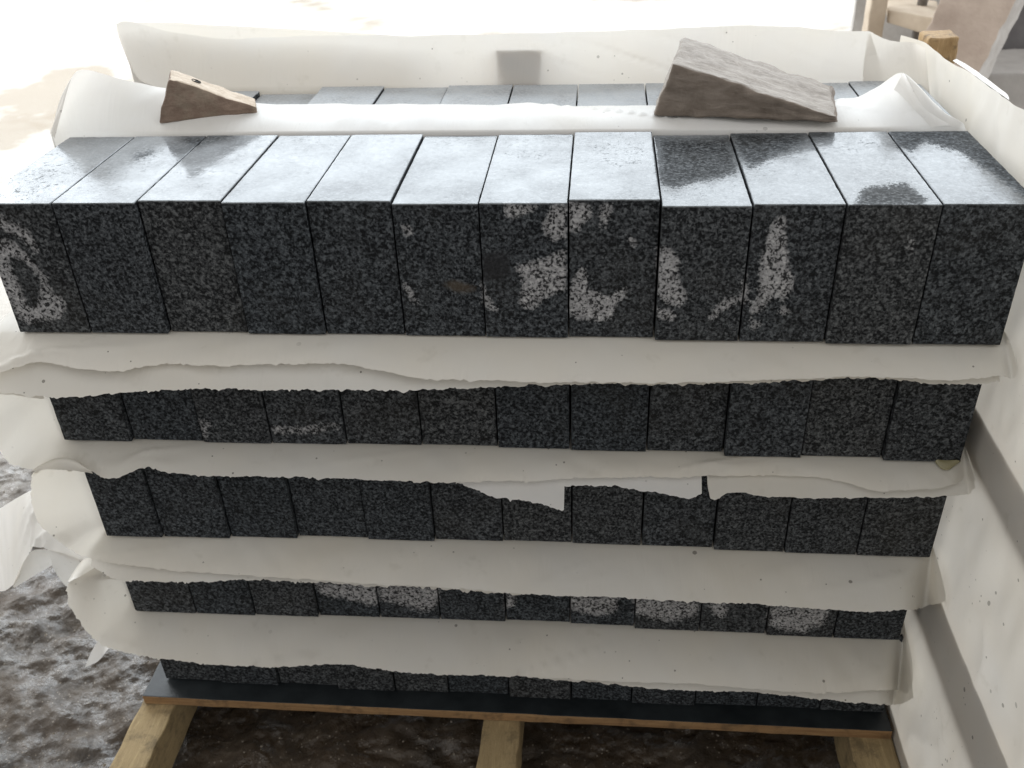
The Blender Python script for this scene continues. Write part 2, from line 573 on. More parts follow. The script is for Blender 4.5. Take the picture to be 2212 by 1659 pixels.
def block(name, x0, x1, yf, z0, z1, depth, step, marks):
    gap = rng.choice([.0008, .0010, .0013])
    x0, x1 = x0 + gap, x1 - gap
    size = np.array([x1 - x0, depth, z1 - z0])

    def lines(L, st):
        e = [0, .0007, .0018, .004]
        n = max(2, int((L - .008) / st))
        return np.array(e[:-1] + list(np.linspace(.004, L - .004, n)) + [L - v for v in e[:-1][::-1]])
    ax = [lines(size[0], step), lines(size[1], step * (1.0 if marks else 2.5)), lines(size[2], step)]
    V, F = [], []
    base = 0
    for a in range(3):
        b, c = [(1, 2), (2, 0), (0, 1)][a]
        A, B = np.meshgrid(ax[b], ax[c], indexing='ij')
        for side in (0, 1):
            P = np.zeros((A.size, 3))
            P[:, b], P[:, c] = A.ravel(), B.ravel()
            P[:, a] = size[a] if side else 0
            n1, n2 = A.shape
            I = base + np.arange(n1 * n2).reshape(n1, n2)
            q = np.stack([I[:-1, :-1], I[1:, :-1], I[1:, 1:], I[:-1, 1:]], -1).reshape(-1, 4)
            if not side:
                q = q[:, ::-1]
            V.append(P)
            F.append(q)
            base += A.size
    V, F = np.concatenate(V), np.concatenate(F)
    W = V + [x0, yf, z0]
    seed = rng.uniform(0, 50)
    nz = fbm(W * 230 + seed, 2)
    nb = noise3(W * 45 + seed)
    rad = .0007 + .0011 * np.clip(nz, 0, 1) + .0028 * np.clip(nb - .45, 0, 1) * np.clip(nz + .5, 0, 2)
    rad = np.minimum(rad, .0038)[:, None]
    inner = np.clip(V, rad, size - rad)
    d = V - inner
    ln = np.linalg.norm(d, axis=1, keepdims=True)
    V = inner + np.where(ln > 1e-9, d / np.maximum(ln, 1e-9) * rad, 0)
    flat = (np.abs(ln) < 1e-9)
    c0 = np.array([size[0] / 2, size[1] / 2, 0])
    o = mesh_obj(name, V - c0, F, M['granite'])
    # merge the seams between the six sides
    import bmesh
    bm = bmesh.new()
    bm.from_mesh(o.data)
    bmesh.ops.remove_doubles(bm, verts=bm.verts, dist=1e-5)
    bm.to_mesh(o.data)
    bm.free()
    o.location = c0 + [x0, yf, z0]
    me = o.data
    if marks:
        co = np.empty(len(me.vertices) * 3)
        me.vertices.foreach_get('co', co)
        Q = co.reshape(-1, 3) + np.array(o.location)
        px, py = project(Q)
        front = Q[:, 1] < yf + .006
        dry = np.full(len(Q), -1e9)
        for poly in DRY:
            dry = np.maximum(dry, inpoly(px, py, poly))
        dry = np.minimum(dry, -inpoly(px, py, HOLE))
        dv = np.where(front, np.clip(.5 + dry / 30, 0, 1), 0)
        a = me.attributes.new('dry', 'FLOAT', 'POINT')
        a.data.foreach_set('value', dv)
        if marks == 'top':
            for nm, poly in (('smear', SMEAR), ('soak', SOAK)):
                at = me.attributes.new(nm, 'FLOAT', 'POINT')
                at.data.foreach_set('value', np.where(front, np.clip(.5 + inpoly(px, py, poly) / 34, 0, 1), 0))
        if marks == 'top':
            top = Q[:, 2] > z1 - .0008
            mt = np.full(len(Q), -1e9)
            for poly in MATT:
                mt = np.maximum(mt, inpoly(px, py, poly))
            hf = np.full(len(Q), -1e9)
            for poly in HALF:
                hf = np.maximum(hf, inpoly(px, py, poly))
            wv = np.clip(.5 - mt / 34, 0, 1) * (1 - .38 * np.clip(.5 + hf / 26, 0, 1))
            wv = np.where(top, wv, 0)
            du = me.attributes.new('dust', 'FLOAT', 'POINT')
            amt = np.clip(.36 - .06 * np.maximum(0, (Q[:, 0] - .75) / .1), .18, .36) * np.clip(.5 - mt / 26, 0, 1)  # tops made paler, less so towards the right end
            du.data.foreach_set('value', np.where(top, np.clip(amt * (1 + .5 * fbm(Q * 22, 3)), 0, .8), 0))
            a = me.attributes.new('wet', 'FLOAT', 'POINT')
            a.data.foreach_set('value', wv)
        elif marks == 'rear':
            top = Q[:, 2] > z1 - .0008
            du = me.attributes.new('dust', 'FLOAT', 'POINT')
            du.data.foreach_set('value', np.where(top, np.clip(.85 + .25 * fbm(Q * 28, 2), 0, .97), 0))  # rear tops almost wholly pale
            dr = me.attributes['dry']
            dr.data.foreach_set('value', np.where(top, .95, 0))
            a = me.attributes.new('wet', 'FLOAT', 'POINT')
            a.data.foreach_set('value', np.where(top, .5, 0))
    return o


H, P_, DEP = .1731, .180, .2348
BOT = [Z0 - H - P_ * k for k in range(5)]            # underside of each course
JX = [[42, 200, 368, 538, 706, 876, 1050, 1228, 1412, 1595, 1780, 1968, 2160],
      [137, 288, 440, 590, 750, 912, 1075, 1232, 1397, 1562, 1730, 1905, 2075],
      [230, 355, 500, 645, 795, 940, 1088, 1235, 1385, 1540, 1692, 1848, 2010],
      [290, 425, 553, 690, 822, 952, 1093, 1232, 1370, 1510, 1653, 1800, 1945],
      [357, 478, 604, 731, 855, 970, 1100, 1234, 1364, 1500, 1634, 1770, 1909]]
JY = [lambda x: np.interp(x, [42, 538, 706, 876, 1228, 1412, 1595, 1780, 2160], [717, 718, 720, 724, 726, 730, 735, 740, 742]),
      lambda x: np.interp(x, [137, 600, 1232, 1700, 2075], [951, 955, 971, 985, 998]),
      lambda x: np.interp(x, [230, 645, 1235, 1692, 2010], [1156, 1160, 1172, 1189, 1203]),
      lambda x: np.interp(x, [290, 690, 1093, 1510, 1945], [1323, 1330, 1340, 1362, 1388]),
      lambda x: np.interp(x, [357, 1909], [1467, 1540])]
ORD = ['first', 'second', 'third', 'fourth', 'fifth', 'sixth', 'seventh', 'eighth', 'ninth', 'tenth', 'eleventh', 'last']
COURSE = ['top course', 'second course from the top', 'third course from the top', 'fourth course from the top', 'bottom course']
LOOK = {0: 'with a pale dry ring', 1: 'with an evenly dark face', 2: 'with a dark top corner', 3: 'with an evenly dark speckled face',
        4: 'with a shiny wet top', 5: 'with a brownish smear', 6: 'with large pale dry patches', 7: 'with a pale boot-shaped dry patch',
        8: 'with a dark unwetted top', 9: 'with a tall pale triangular patch', 10: 'with a puddled wet top', 11: 'at the right-hand end of the row'}
FRONT = []          # per course: list of (x0, x1, y)
for k in range(5):
    pts = [onz(x, JY[k](x), BOT[k]) for x in JX[k]]
    xs = [p[0] for p in pts]
    row = []
    for i in range(12):
        mid = (JX[k][i] + JX[k][i + 1]) / 2
        y = onz(mid, JY[k](mid), BOT[k])[1] + random.uniform(-.004, .004)
        row.append((xs[i], xs[i + 1], y))
    FRONT.append(row)
TOPJIT = [0, .0005, .001, 0, .0008, -.002, -.0008, .002, -.003, -.001, 0, 0]
for k in range(5):
    for i, (a, b, y) in enumerate(FRONT[k]):
        top = (Z0 + TOPJIT[i]) if k == 0 else BOT[k] + H + .0022
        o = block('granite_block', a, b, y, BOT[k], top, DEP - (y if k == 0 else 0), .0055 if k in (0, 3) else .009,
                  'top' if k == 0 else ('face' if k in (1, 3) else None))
        if k == 0:
            lab = 'wet granite block %s, %s from left, top front row' % (LOOK[i], ORD[i])
        else:
            lab = 'dark speckled granite block, %s from left, %s, front row' % (ORD[i], COURSE[k])
        tag(o, lab, 'granite block', 'granite blocks stacked on the pallet')
REAR_TOP = [-.007, -.006, -.012, -.001, -.004, -.001, -.002, -.002, -.001, -.002, -.003, -.002]
for k in range(5):
    x = 0.0
    for i in range(12):
        a, b = i * .1, (i + 1) * .1
        yr = .2445 + .0126 * min(k, 4) + random.uniform(-.002, .002)
        if k == 0:
            z1 = Z0 + REAR_TOP[i]
        else:
            z1 = BOT[k] + H + .0022
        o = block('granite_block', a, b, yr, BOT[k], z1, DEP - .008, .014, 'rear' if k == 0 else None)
        tag(o, 'dark granite block, %s from left, %s, rear row' % (ORD[i], COURSE[k]), 'granite block',
            'granite blocks in the rear row')


# ------------------------------------------------------------------ foam sheets
def hermite(K, T, ts):
    K = np.asarray(K, float)
    n = len(K)
    m = np.zeros_like(K)
    for i in range(n):
        if i == 0:
            m[i] = (K[1] - K[0]) / (T[1] - T[0])
        elif i == n - 1:
            m[i] = (K[-1] - K[-2]) / (T[-1] - T[-2])
        else:
            h0, h1 = T[i] - T[i - 1], T[i + 1] - T[i]
            m[i] = ((K[i] - K[i - 1]) / h0 * h1 + (K[i + 1] - K[i]) / h1 * h0) / (h0 + h1)
    j = np.clip(np.searchsorted(T, ts, side='right') - 1, 0, n - 2)
    h = (T[j + 1] - T[j])[:, None]
    u = ((ts - T[j])[:, None] / h)
    return ((2 * u**3 - 3 * u**2 + 1) * K[j] + (u**3 - 2 * u**2 + u) * h * m[j] + (-2 * u**3 + 3 * u**2) * K[j + 1] + (u**3 - u**2) * h * m[j + 1])


def strip(A, B, nv=10, bulge=(0, 0, 0), tear=.0018, step=.0022, ext=None, wrinkle=.0015, shape=1.0, taper=True):
    """grid between the curve A (where the sheet is held) and its free edge B; returns verts, faces"""
    A, B = np.asarray(A, float), np.asarray(B, float)
    seg = np.maximum(np.linalg.norm(np.diff(B, axis=0), axis=1), np.linalg.norm(np.diff(A, axis=0), axis=1))
    T = np.concatenate([[0], np.cumsum(np.maximum(seg, 1e-4))])
    n = max(8, int(T[-1] / step))
    ts = np.linspace(0, T[-1], n)
    a, b = hermite(A, T, ts), hermite(B, T, ts)
    dirv = b - a
    ln = np.linalg.norm(dirv, axis=1, keepdims=True) + 1e-9
    q = np.stack([ts, np.zeros(n), np.full(n, rng.uniform(0, 99))], 1)
    jag = fbm(q * [90, 1, 1], 2) * .55 + np.clip(noise3(q * [330, 1, 1] + 9), -1, 1) * .55 + np.clip(noise3(q * [170, 1, 1] + 3) - .4, 0, 1) * 2.0
    b = b + dirv / ln * (jag * tear)[:, None]
    bl = np.asarray(bulge, float)
    rows = []
    if ext is not None:
        e = np.asarray(ext, float)
        for s_ in (1, .66, .33, .12):
            rows.append(a + e * s_)
    sd = rng.uniform(0, 99)
    for j in range(nv + 1):
        v = j / nv
        p = a + (b - a) * v + bl * (4 * v * (1 - v))
        if wrinkle:
            # soft creases fanning out of the joint
            w = noise3(np.stack([ts * 16 + v * 1.3, np.full(n, v * .9), np.full(n, sd)], 1)) \
                + .6 * noise3(np.stack([ts * 38 - v * 2.0, np.full(n, v * 1.4), np.full(n, sd + 7)], 1))
            rn = noise3(np.stack([ts * 7 + v * 1.6, np.full(n, v * .5), np.full(n, sd + 31)], 1))
            gate = np.clip(noise3(np.stack([ts * 3.5, np.full(n, .5), np.full(n, sd + 50)], 1)) * 2 + .3, 0, 1)
            ridge = np.clip(1 - np.abs(rn) * 7, 0, 1) ** 2 * gate * 2.4
            w = w + ridge
            p = p + np.array([0, -.35, .94]) * (w * wrinkle * min(1, v * 2.2))[:, None]
        rows.append(p)
    R = np.stack(rows)
    m = len(rows)
    I = np.arange(m * n).reshape(m, n)
    F = np.stack([I[:-1, :-1], I[:-1, 1:], I[1:, 1:], I[1:, :-1]], -1).reshape(-1, 4)
    return R.reshape(-1, 3), F


def sheet_obj(name, parts, mat, label, thick=.0011, group=None):
    V, F, base = [], [], 0
    for v, f in parts:
        V.append(v)
        F.append(f + base)
        base += len(v)
    V, F = np.concatenate(V), np.concatenate(F)
    o = mesh_obj(name, V, F, mat)
    c = (V.min(0) + V.max(0)) / 2
    put_origin(o, (c[0], c[1], V[:, 2].min()))
    tag(o, label, 'foam sheet', group)
    return o


def droop(px, py, k, ang, lift=0.0):
    """pixel -> point on the plane that hangs from the underside of course k at the given angle"""
    tn = math.tan(math.radians(ang))
    n = np.array([0, -tn, 1.0])
    p0 = np.array([0, .0126 * k, BOT[k] - .0015 + lift])
    return onplane(px, py, p0, n)


def front_sheet(k, edge, ang, under=False, flap=None, right=None, bulge=.0035, tear=.0022, wr=.0016):
    """edge: pixels of the free edge left to right. flap: (pixel, y) list from the left top round to the bottom"""
    A, B = [], []
    dz = -.0016 if not under else -.0034
    zb = BOT[k] + dz
    yk = .0126 * k + .004
    if flap:
        xl = FRONT[k][0][0] - .003
        n = len(flap)
        for i, (px, py, yy) in enumerate(flap):
            t = i / n
            za = BOT[k] + H * (.97 - .97 * t ** .8)
            A.append((xl, yk, za + dz))
            B.append(ony(px, py, yy))
    for px, py in edge:
        b = droop(px, py, k, ang, dz)
        B.append(b)
        A.append((min(max(b[0], FRONT[k][0][0] - .003) if flap else b[0], 1.206), yk, zb))
    if right:
        for px, py, xx in right:
            b = onx(px, py, xx)
            B.append(b)
            A.append((1.206, yk + .02, zb + .01))
    return strip(A, B, 12, (0, -.12 * bulge, bulge), tear, .0022, (0, .2, 0), wr)


G = 'foam sheets between the courses'
# --- under the top course: upper ply with a wavy torn edge, lower ply below it
e1 = [(-60, 815), (0, 807), (40, 794), (84, 783), (134, 790), (187, 799), (254, 802), (301, 794), (351, 785), (434, 791), (568, 787), (702, 787),
      (739, 787), (806, 799), (873, 813), (940, 819), (1040, 822), (1140, 826), (1240, 826), (1407, 827), (1478, 828), (1573, 826), (1674, 821), (1761, 817),
      (1874, 814), (1974, 818), (2041, 822), (2108, 818), (2165, 812)]
sheet_obj('foam_sheet', [front_sheet(0, e1, 24, right=[(2190, 815, 1.207), (2200, 802, 1.2075), (2196, 775, 1.208)])], M['foam'],
          'white foam sheet with a wavy torn edge, hanging from under the top course', group=G)
e1b = [(-60, 846), (0, 849), (50, 851), (117, 858), (150, 857), (251, 849), (334, 846), (434, 841), (568, 841), (739, 842), (896, 844), (1006, 839), (1140, 833),
       (1234, 830), (1407, 831), (1478, 832), (1573, 830), (1674, 825), (1761, 821), (1874, 818), (1974, 823), (2041, 831), (2108, 829), (2160, 822)]
sheet_obj('foam_sheet', [front_sheet(0, e1b, 36, under=True, bulge=.002)], M['foam'],
          'greyer second foam ply showing below the wavy sheet of the top course', group=G)
# --- under the second course
f2 = [(96, 862, .004), (40, 856, -.01), (-40, 862, -.02), (-60, 930, -.03), (0, 974, -.035), (17, 997, -.036), (40, 1010, -.037), (67, 1015, -.038)]
e2 = [(130, 1012), (197, 1020), (247, 1033), (277, 1022), (307, 1013), (368, 1022), (495, 1029), (668, 1032), (739, 1035), (873, 1040), (993, 1043), (1073, 1040),
      (1140, 1039), (1234, 1035), (1478, 1030), (1573, 1029), (1657, 1028), (1774, 1033), (1824, 1042), (1891, 1060), (1941, 1059), (2024, 1054), (2060, 1046)]
sheet_obj('foam_sheet', [front_sheet(1, e2, 26, flap=f2, right=[(2088, 1036, 1.205), (2105, 1040, 1.207), (2098, 1007, 1.208)])], M['foam'],
          'white foam sheet under the second course, curling up at the left end', group=G)
e2b = [(985, 1042), (1016, 1054), (1073, 1074), (1110, 1080), (1157, 1087), (1195, 1098), (1214, 1104), (1218, 1103)]
t2a = front_sheet(1, e2b, 40, under=True, bulge=.0015, wr=.0006)
e2c = [(1206, 1060), (1214, 1052), (1234, 1050), (1290, 1048), (1387, 1059), (1440, 1070), (1478, 1077), (1500, 1074), (1516, 1066)]
t2b = front_sheet(1, e2c, 40, under=True, bulge=.0015, wr=.0006)
sheet_obj('foam_sheet', [t2a, t2b], M['foam_clean'], 'torn foam strip with a pointed tip hanging over the third course', group=G)
e2d = [(1528, 1044), (1531, 1062), (1536, 1077), (1577, 1065), (1640, 1072), (1807, 1076), (1941, 1074), (2041, 1071), (2081, 1069)]
sheet_obj('foam_sheet', [front_sheet(1, e2d, 38, under=True, right=[(2096, 1064, 1.206), (2106, 1052, 1.208)], bulge=.002)], M['foam'],
          'lower foam ply right of the black notch, under the second course', group=G)
# --- under the third course
f3 = [(157, 1016, -.004), (117, 1014, -.024), (84, 1014, -.036), (70, 1027, -.038), (67, 1054, -.038), (68, 1094, -.037), (80, 1124, -.036), (107, 1154, -.036), (144, 1181, -.037)]
e3 = [(187, 1204), (234, 1214), (334, 1228), (468, 1239), (600, 1248), (739, 1258), (940, 1268), (1073, 1279), (1207, 1286), (1374, 1292), (1478, 1299), (1640, 1306),
      (1740, 1313), (1874, 1322), (1950, 1319)]
c3 = strip([ony(74, 1018, -.030), ony(92, 1004, -.026), ony(128, 989, -.024), ony(160, 992, -.026), ony(198, 1018, -.034)],
           [ony(76, 1020, -.040), ony(92, 1015, -.040), ony(128, 1015, -.036), ony(160, 1016.5, -.036), ony(201, 1023, -.038)], 8, (0, -.002, .005), .0004, .003, None, 0)
sheet_obj('foam_sheet', [front_sheet(2, e3, 26, flap=f3, right=[(2000, 1309, 1.203), (2030, 1301, 1.206), (2044, 1294, 1.2075), (2044, 1284, 1.208)]), c3], M['foam'],
          'white foam sheet under the third course with a rounded upturned left flap', group=G)
e3b = [(196, 1222), (264, 1254), (301, 1256), (418, 1258), (501, 1254), (601, 1254), (668, 1258), (739, 1262), (940, 1270), (1073, 1281), (1140, 1284)]
c4 = strip([ony(150, 1255, .03), ony(165, 1226, .045), ony(186, 1206, .05), ony(220, 1214, .045), ony(264, 1228, .04)],
           [ony(150, 1257, .0), ony(166, 1249, .012), ony(186, 1247, .018), ony(222, 1249, .024), ony(264, 1254, .026)], 8, (0, -.004, .004), .0004, .003, None, 0)
sheet_obj('foam_sheet', [front_sheet(2, e3b, 38, under=True, bulge=.002), c4], M['foam'],
          'second foam ply below the third course, bright where it bends over at the left', group=G)
# --- under the fourth course
f4 = [(261, 1253, .034), (222, 1249, .026), (184, 1247, .018), (158, 1252, .008), (145, 1282, -.004), (150, 1309, -.012), (167, 1336, -.018), (187, 1362, -.022), (214, 1389, -.025), (247, 1403, -.027)]
e4 = [(287, 1413), (338, 1421), (401, 1428), (501, 1438), (602, 1441), (668, 1438), (739, 1435), (806, 1444), (893, 1454), (1040, 1459), (1140, 1463), (1240, 1468),
      (1374, 1474), (1473, 1477), (1607, 1487), (1740, 1496), (1857, 1494), (1910, 1491)]
sheet_obj('foam_sheet', [front_sheet(3, e4, 28, flap=f4, right=[(1941, 1491, 1.202), (1962, 1495, 1.2045), (1971, 1470, 1.206), (1970, 1430, 1.2068)])], M['foam'],
          'white foam sheet under the fourth course with the lowest upturned left flap', group=G)
e4b = [(1140, 1464), (1240, 1471), (1374, 1484), (1478, 1492), (1607, 1494), (1680, 1501), (1774, 1510), (1841, 1518), (1900, 1522)]
sheet_obj('foam_sheet', [front_sheet(3, e4b, 37, under=True, right=[(1930, 1522, 1.201), (1957, 1517, 1.204), (1973, 1507, 1.206)], bulge=.002)], M['foam'],
          'lowest foam ply with a curled lip at its right end, above the pallet board', group=G)

# --- sheet between the two top rows, folded back over the rear row, standing up at both ends
gy = .2395
kk = [(-.024, (118, 300), 'y', .228), (-.022, (135, 238), 'y', .236), (-.018, (163, 156), 'y', .262), (-.005, (185, 150), 'y', .285), (.04, (260, 172), 'y', .31), (.09, (350, 189), 'y', .325),
      (.16, (450, 208), 'y', .335), (.22, (545, 222), 'z', .014), (.28, (620, 226), 'z', .009), (.35, (720, 223), 'z', .008), (.42, (800, 224), 'z', .007), (.5, (950, 226), 'z', .007),
      (.6, (1100, 227), 'z', .007), (.7, (1240, 228), 'z', .007), (.8, (1400, 230), 'z', .007), (.9, (1560, 232), 'z', .007), (1.0, (1730, 226), 'z', .008),
      (1.06, (1811, 216), 'z', .012), (1.09, (1854, 208), 'y', .352), (1.12, (1893, 188), 'y', .34), (1.16, (1950, 157), 'y', .315)]
A, B = [], []
for x, (px, py), c, v in kk:
    A.append((x, gy, Z0 + .001))
    B.append(ony(px, py, v) if c == 'y' else onz(px, py, Z0 + v))
A += [(1.18, gy, Z0 + .001), (1.19, gy, Z0 + .001), (1.197, gy, Z0)]
B += [ony(1992, 204, .29), ony(2031, 247, .265), ony(2066, 274, .25)]
s1 = strip(A, B, 16, (0, -.002, .007), .0004, .004, (0, 0, -.12), .0016)
# the folded-over strip along its right-hand edge
s2 = strip([ony(1951, 157, .312), ony(1992, 205, .287), ony(2031, 248, .262), ony(2067, 275, .247)],
           [ony(1931, 193, .292), ony(1955, 215, .275), ony(1985, 248, .255), ony(2012, 276, .240)], 6, (0, -.004, .004), .0005, .004, None, 0)
sheet_obj('foam_sheet', [s1, s2], M['foam_clean'], 'clean white foam sheet folded over between the two top rows, carrying both wedges')

# --- sheet standing up behind the rear row
yb = .478
A, B = [], []
for x, (px, py), y in [(.012, (330, 184), .478), (.010, (300, 172), .482), (.004, (285, 150), .49), (0, (268, 110), .50), (-.005, (252, 56), .512), (.06, (368, 68), .512), (.13, (485, 83), .506), (.2, (568, 82), .505), (.3, (700, 77), .508),
                       (.4, (830, 77), .505), (.5, (960, 76), .492), (.58, (1070, 73), .4845), (.64, (1171, 74), .4845), (.7, (1240, 73), .489), (.8, (1400, 66), .503), (.9, (1540, 58), .508), (.96, (1620, 54), .508),
                       (1.04, (1720, 60), .506), (1.1, (1800, 66), .505), (1.16, (1880, 67), .503)]:
    A.append((x, yb, Z0 - .004))
    B.append(ony(px, py, y))
r1 = strip(A, B, 18, (0, .005, -.002), .0004, .004, (0, 0, -.10), .0016)
sheet_obj('foam_sheet', [r1], M['foam_back'], 'white foam sheet standing up behind the rear row', thick=.0012)
A, B = [], []
for x, (px, py) in [(-.03, (250, 51)), (.05, (330, 49)), (.1, (420, 53)), (.2, (560, 60)), (.3, (740, 70)), (.4, (860, 77)), (.46, (930, 82))]:
    A.append((x, .545, Z0 - .05))
    B.append(ony(px, py, .545))
sheet_obj('foam_sheet', [strip(A, B, 10, (0, .004, 0), .0004, .005, None, .001)], M['foam_back'], 'outer foam ply peeping above the rear sheet at its left end')

# --- sheet wrapped round the right-hand side with horizontal pleats
SLATS = [(-.362, -.298), (-.672, -.586), (-.985, -.886)]     # boards of the crate side, seen through the foam
TOPE = [onx(2212, 246, 1.219), onx(2178, 220, 1.219), onx(2124, 180, 1.219), onx(2069, 146, 1.218), onx(2033, 126, 1.216), ony(1996, 107, .485), ony(1971, 93, .51)]
ty = np.array([p[1] for p in TOPE])
tz = np.array([p[2] for p in TOPE])
ysr = np.concatenate([np.linspace(-.42, .46, 150), np.linspace(.465, .56, 30)])
o_ = np.argsort(ty)
ztop = np.interp(ysr, np.concatenate([[-.42, -.25, -.05], ty[o_]]), np.concatenate([[Z0 - .2, Z0 - .02, Z0 + .045], tz[o_]]))
nzr = 170
V = []
for j in range(nzr + 1):
    t = j / nzr
    z = ztop + (.012 - ztop) * t
    xx = np.full_like(z, 1.213) + .006 * np.clip((z - Z0 + .25) / .3, 0, 1)
    fl = 0
    q = np.stack([ysr * 9, z * 5, np.full_like(z, 3.3)], 1)
    wr = np.abs(fbm(q, 3)) * .0095 * np.clip(1.2 - ysr * 1.2, .4, 1.2)
    hit = np.zeros_like(z)
    for lo_, hi_ in SLATS:
        hit = np.maximum(hit, np.clip(1 - np.maximum(np.maximum(lo_ - (z - Z0), (z - Z0) - hi_), 0) / .04, 0, 1))
    wr = wr * (1 - .85 * hit) + .001 + .0025 * hit
    bend = np.where(ysr > .46, -((ysr - .46) / .1) ** 2 * .03, 0)
    V.append(np.stack([xx + fl + wr + bend, ysr, z], 1))
V = np.stack(V)
m_, n_ = V.shape[:2]
I = np.arange(m_ * n_).reshape(m_, n_)
Fq = np.stack([I[:-1, :-1], I[1:, :-1], I[1:, 1:], I[:-1, 1:]], -1).reshape(-1, 4)
sheet_obj('foam_sheet', [(V.reshape(-1, 3), Fq)], M['foam'], 'large white foam sheet wrapped down the right-hand side of the stack', thick=.0012)
# corner piece joining the rear and right-hand sheets
cA = [ony(1862, 190, .474), ony(1900, 180, .47), ony(1935, 178, .462), ony(1975, 190, .45), ony(2010, 215, .43)]
cB = [ony(1876, 67, .507), ony(1916, 84, .505), ony(1942, 89, .505), ony(1971, 92, .503), ony(1998, 106, .482)]
sheet_obj('foam_sheet', [strip(cA, cB, 12, (0, .006, .004), .0003, .003, None, .002)], M['foam_back'], 'creased white foam corner by the wooden post')
oc = strip([onx(2058, 131, 1.232), onx(2090, 152, 1.238), onx(2140, 188, 1.238), onx(2180, 216, 1.235)],
           [onx(2062, 129, 1.240), onx(2078, 137, 1.243), onx(2102, 154, 1.243), onx(2150, 193, 1.240)], 6, (.004, 0, .002), .0003, .004, None, .0006)
sheet_obj('foam_sheet', [oc], M['foam_clean'], 'narrow outer foam edge showing right of the wooden post')

# --- loose sheet lying out to the left of the stack
A = [ony(-160, 1170, .34), ony(-60, 1130, .31), ony(0, 1098, .28), ony(36, 1076, .26), ony(70, 1058, .23), ony(130, 1040, .19), ony(200, 1060, .14), ony(240, 1085, .10), ony(262, 1110, .07)]
B = [ony(-160, 1350, .14), ony(-60, 1310, .12), ony(0, 1278, .10), ony(26, 1270, .10), ony(49, 1216, .10), ony(71, 1189, .10), ony(99, 1187, .09), ony(140, 1200, .07), ony(190, 1222, .05)]
l1 = strip(A, B, 14, (0, 0, .012), .0006, .005, None, .005)
l2 = strip([ony(26, 1270, .10), ony(49, 1216, .10), ony(71, 1189, .10), ony(99, 1187, .09)],
           [ony(28, 1271, .102), ony(60, 1252, .115), ony(85, 1237, .12), ony(112, 1221, .12)], 6, (0, .004, 0), .0004, .004, None, .0005)
l3 = strip([ony(99, 1187, .09), ony(135, 1195, .07), ony(178, 1210, .05), ony(220, 1225, .03)],
           [ony(112, 1221, .12), ony(126, 1246, .10), ony(146, 1268, .085), ony(190, 1275, .06)], 6, (0, .004, 0), .0012, .003, None, .0005)
sheet_obj('foam_sheet', [l1, l2, l3], M['foam_clean'], 'loose bright foam sheet sticking out to the left above the muddy floor')
l4 = strip([ony(212, 1384, .02), ony(230, 1392, .015), ony(250, 1398, .01)],
           [ony(184, 1442, .0), ony(212, 1428, .0), ony(232, 1404, .0)], 6, (0, 0, .004), .0006, .003, None, 0)
sheet_obj('foam_sheet', [l4], M['foam_clean'], 'small white foam tongue hanging below the lowest left flap')


# ------------------------------------------------------------------ boxes and beams with worn edges
def worn_box(name, lo, hi, mat, parent=None, bev=.003, wob=.0012, step=.02, fmat=None, corners=None, sub=None):
    lo, hi = np.array(lo, float), np.array(hi, float)
    size = hi - lo
    ax = []
    for L in size:
        e = [0, bev * .6, bev * 1.6]
        n = max(2, int((L - 2 * e[-1]) / step) + 1)
        ax.append(np.array(e[:-1] + list(np.linspace(e[-1], L - e[-1], n)) + [L - v for v in e[:-1][::-1]]))
    V, F, FM, base = [], [], [], 0
    for a in range(3):
        b, c = [(1, 2), (2, 0), (0, 1)][a]
        A, B = np.meshgrid(ax[b], ax[c], indexing='ij')
        for side in (0, 1):
            P = np.zeros((A.size, 3))
            P[:, b], P[:, c] = A.ravel(), B.ravel()
            P[:, a] = size[a] if side else 0
            I = base + np.arange(A.size).reshape(A.shape)
            q = np.stack([I[:-1, :-1], I[1:, :-1], I[1:, 1:], I[:-1, 1:]], -1).reshape(-1, 4)
            F.append(q if side else q[:, ::-1])
            FM += [fmat[a * 2 + side] if fmat else 0] * len(q)
            V.append(P)
            base += A.size
    V, F = np.concatenate(V), np.concatenate(F)
    sd = rng.uniform(0, 60)
    r = (bev * (.7 + .6 * np.clip(fbm((V + lo) * 60 + sd, 2), -.7, 1)))[:, None]
    r = np.clip(r, bev * .2, size.min() * .45)
    inner = np.clip(V, r, size - r)
    d = V - inner
    ln = np.linalg.norm(d, axis=1, keepdims=True)
    V = inner + np.where(ln > 1e-9, d / np.maximum(ln, 1e-9) * r, 0)
    if corners is not None:
        # trilinear map of the box onto eight given corners: index = (x, y, z) bits
        u = V / size
        C = np.array(corners, float).reshape(2, 2, 2, 3)
        W = 0
        for i in (0, 1):
            for j in (0, 1):
                for k in (0, 1):
                    w = (u[:, 0] if i else 1 - u[:, 0]) * (u[:, 1] if j else 1 - u[:, 1]) * (u[:, 2] if k else 1 - u[:, 2])
                    W = W + w[:, None] * C[i, j, k]
        V = W
    else:
        V = V + lo
    V = V + np.stack([fbm(V * 35 + sd, 3), fbm(V * 35 + sd + 20, 3), fbm(V * 35 + sd + 40, 3)], 1) * wob
    o = mesh_obj(name, V, F, mat, parent, True, FM)
    import bmesh
    bm = bmesh.new()
    bm.from_mesh(o.data)
    bmesh.ops.remove_doubles(bm, verts=bm.verts, dist=1e-6)
    bm.to_mesh(o.data)
    bm.free()
    return o


# ------------------------------------------------------------------ pallet
zd = BOT[4] - .003
pal = empty('pallet', (.6, .25, 0))
tag(pal, 'wooden pallet with a dark stained board under the granite stack', 'pallet')
W_ = Matrix.Translation((-.6, -.25, 0))


def under(o, root):
    o.parent = root
    o.matrix_parent_inverse = root.matrix_basis.inverted()
    return o


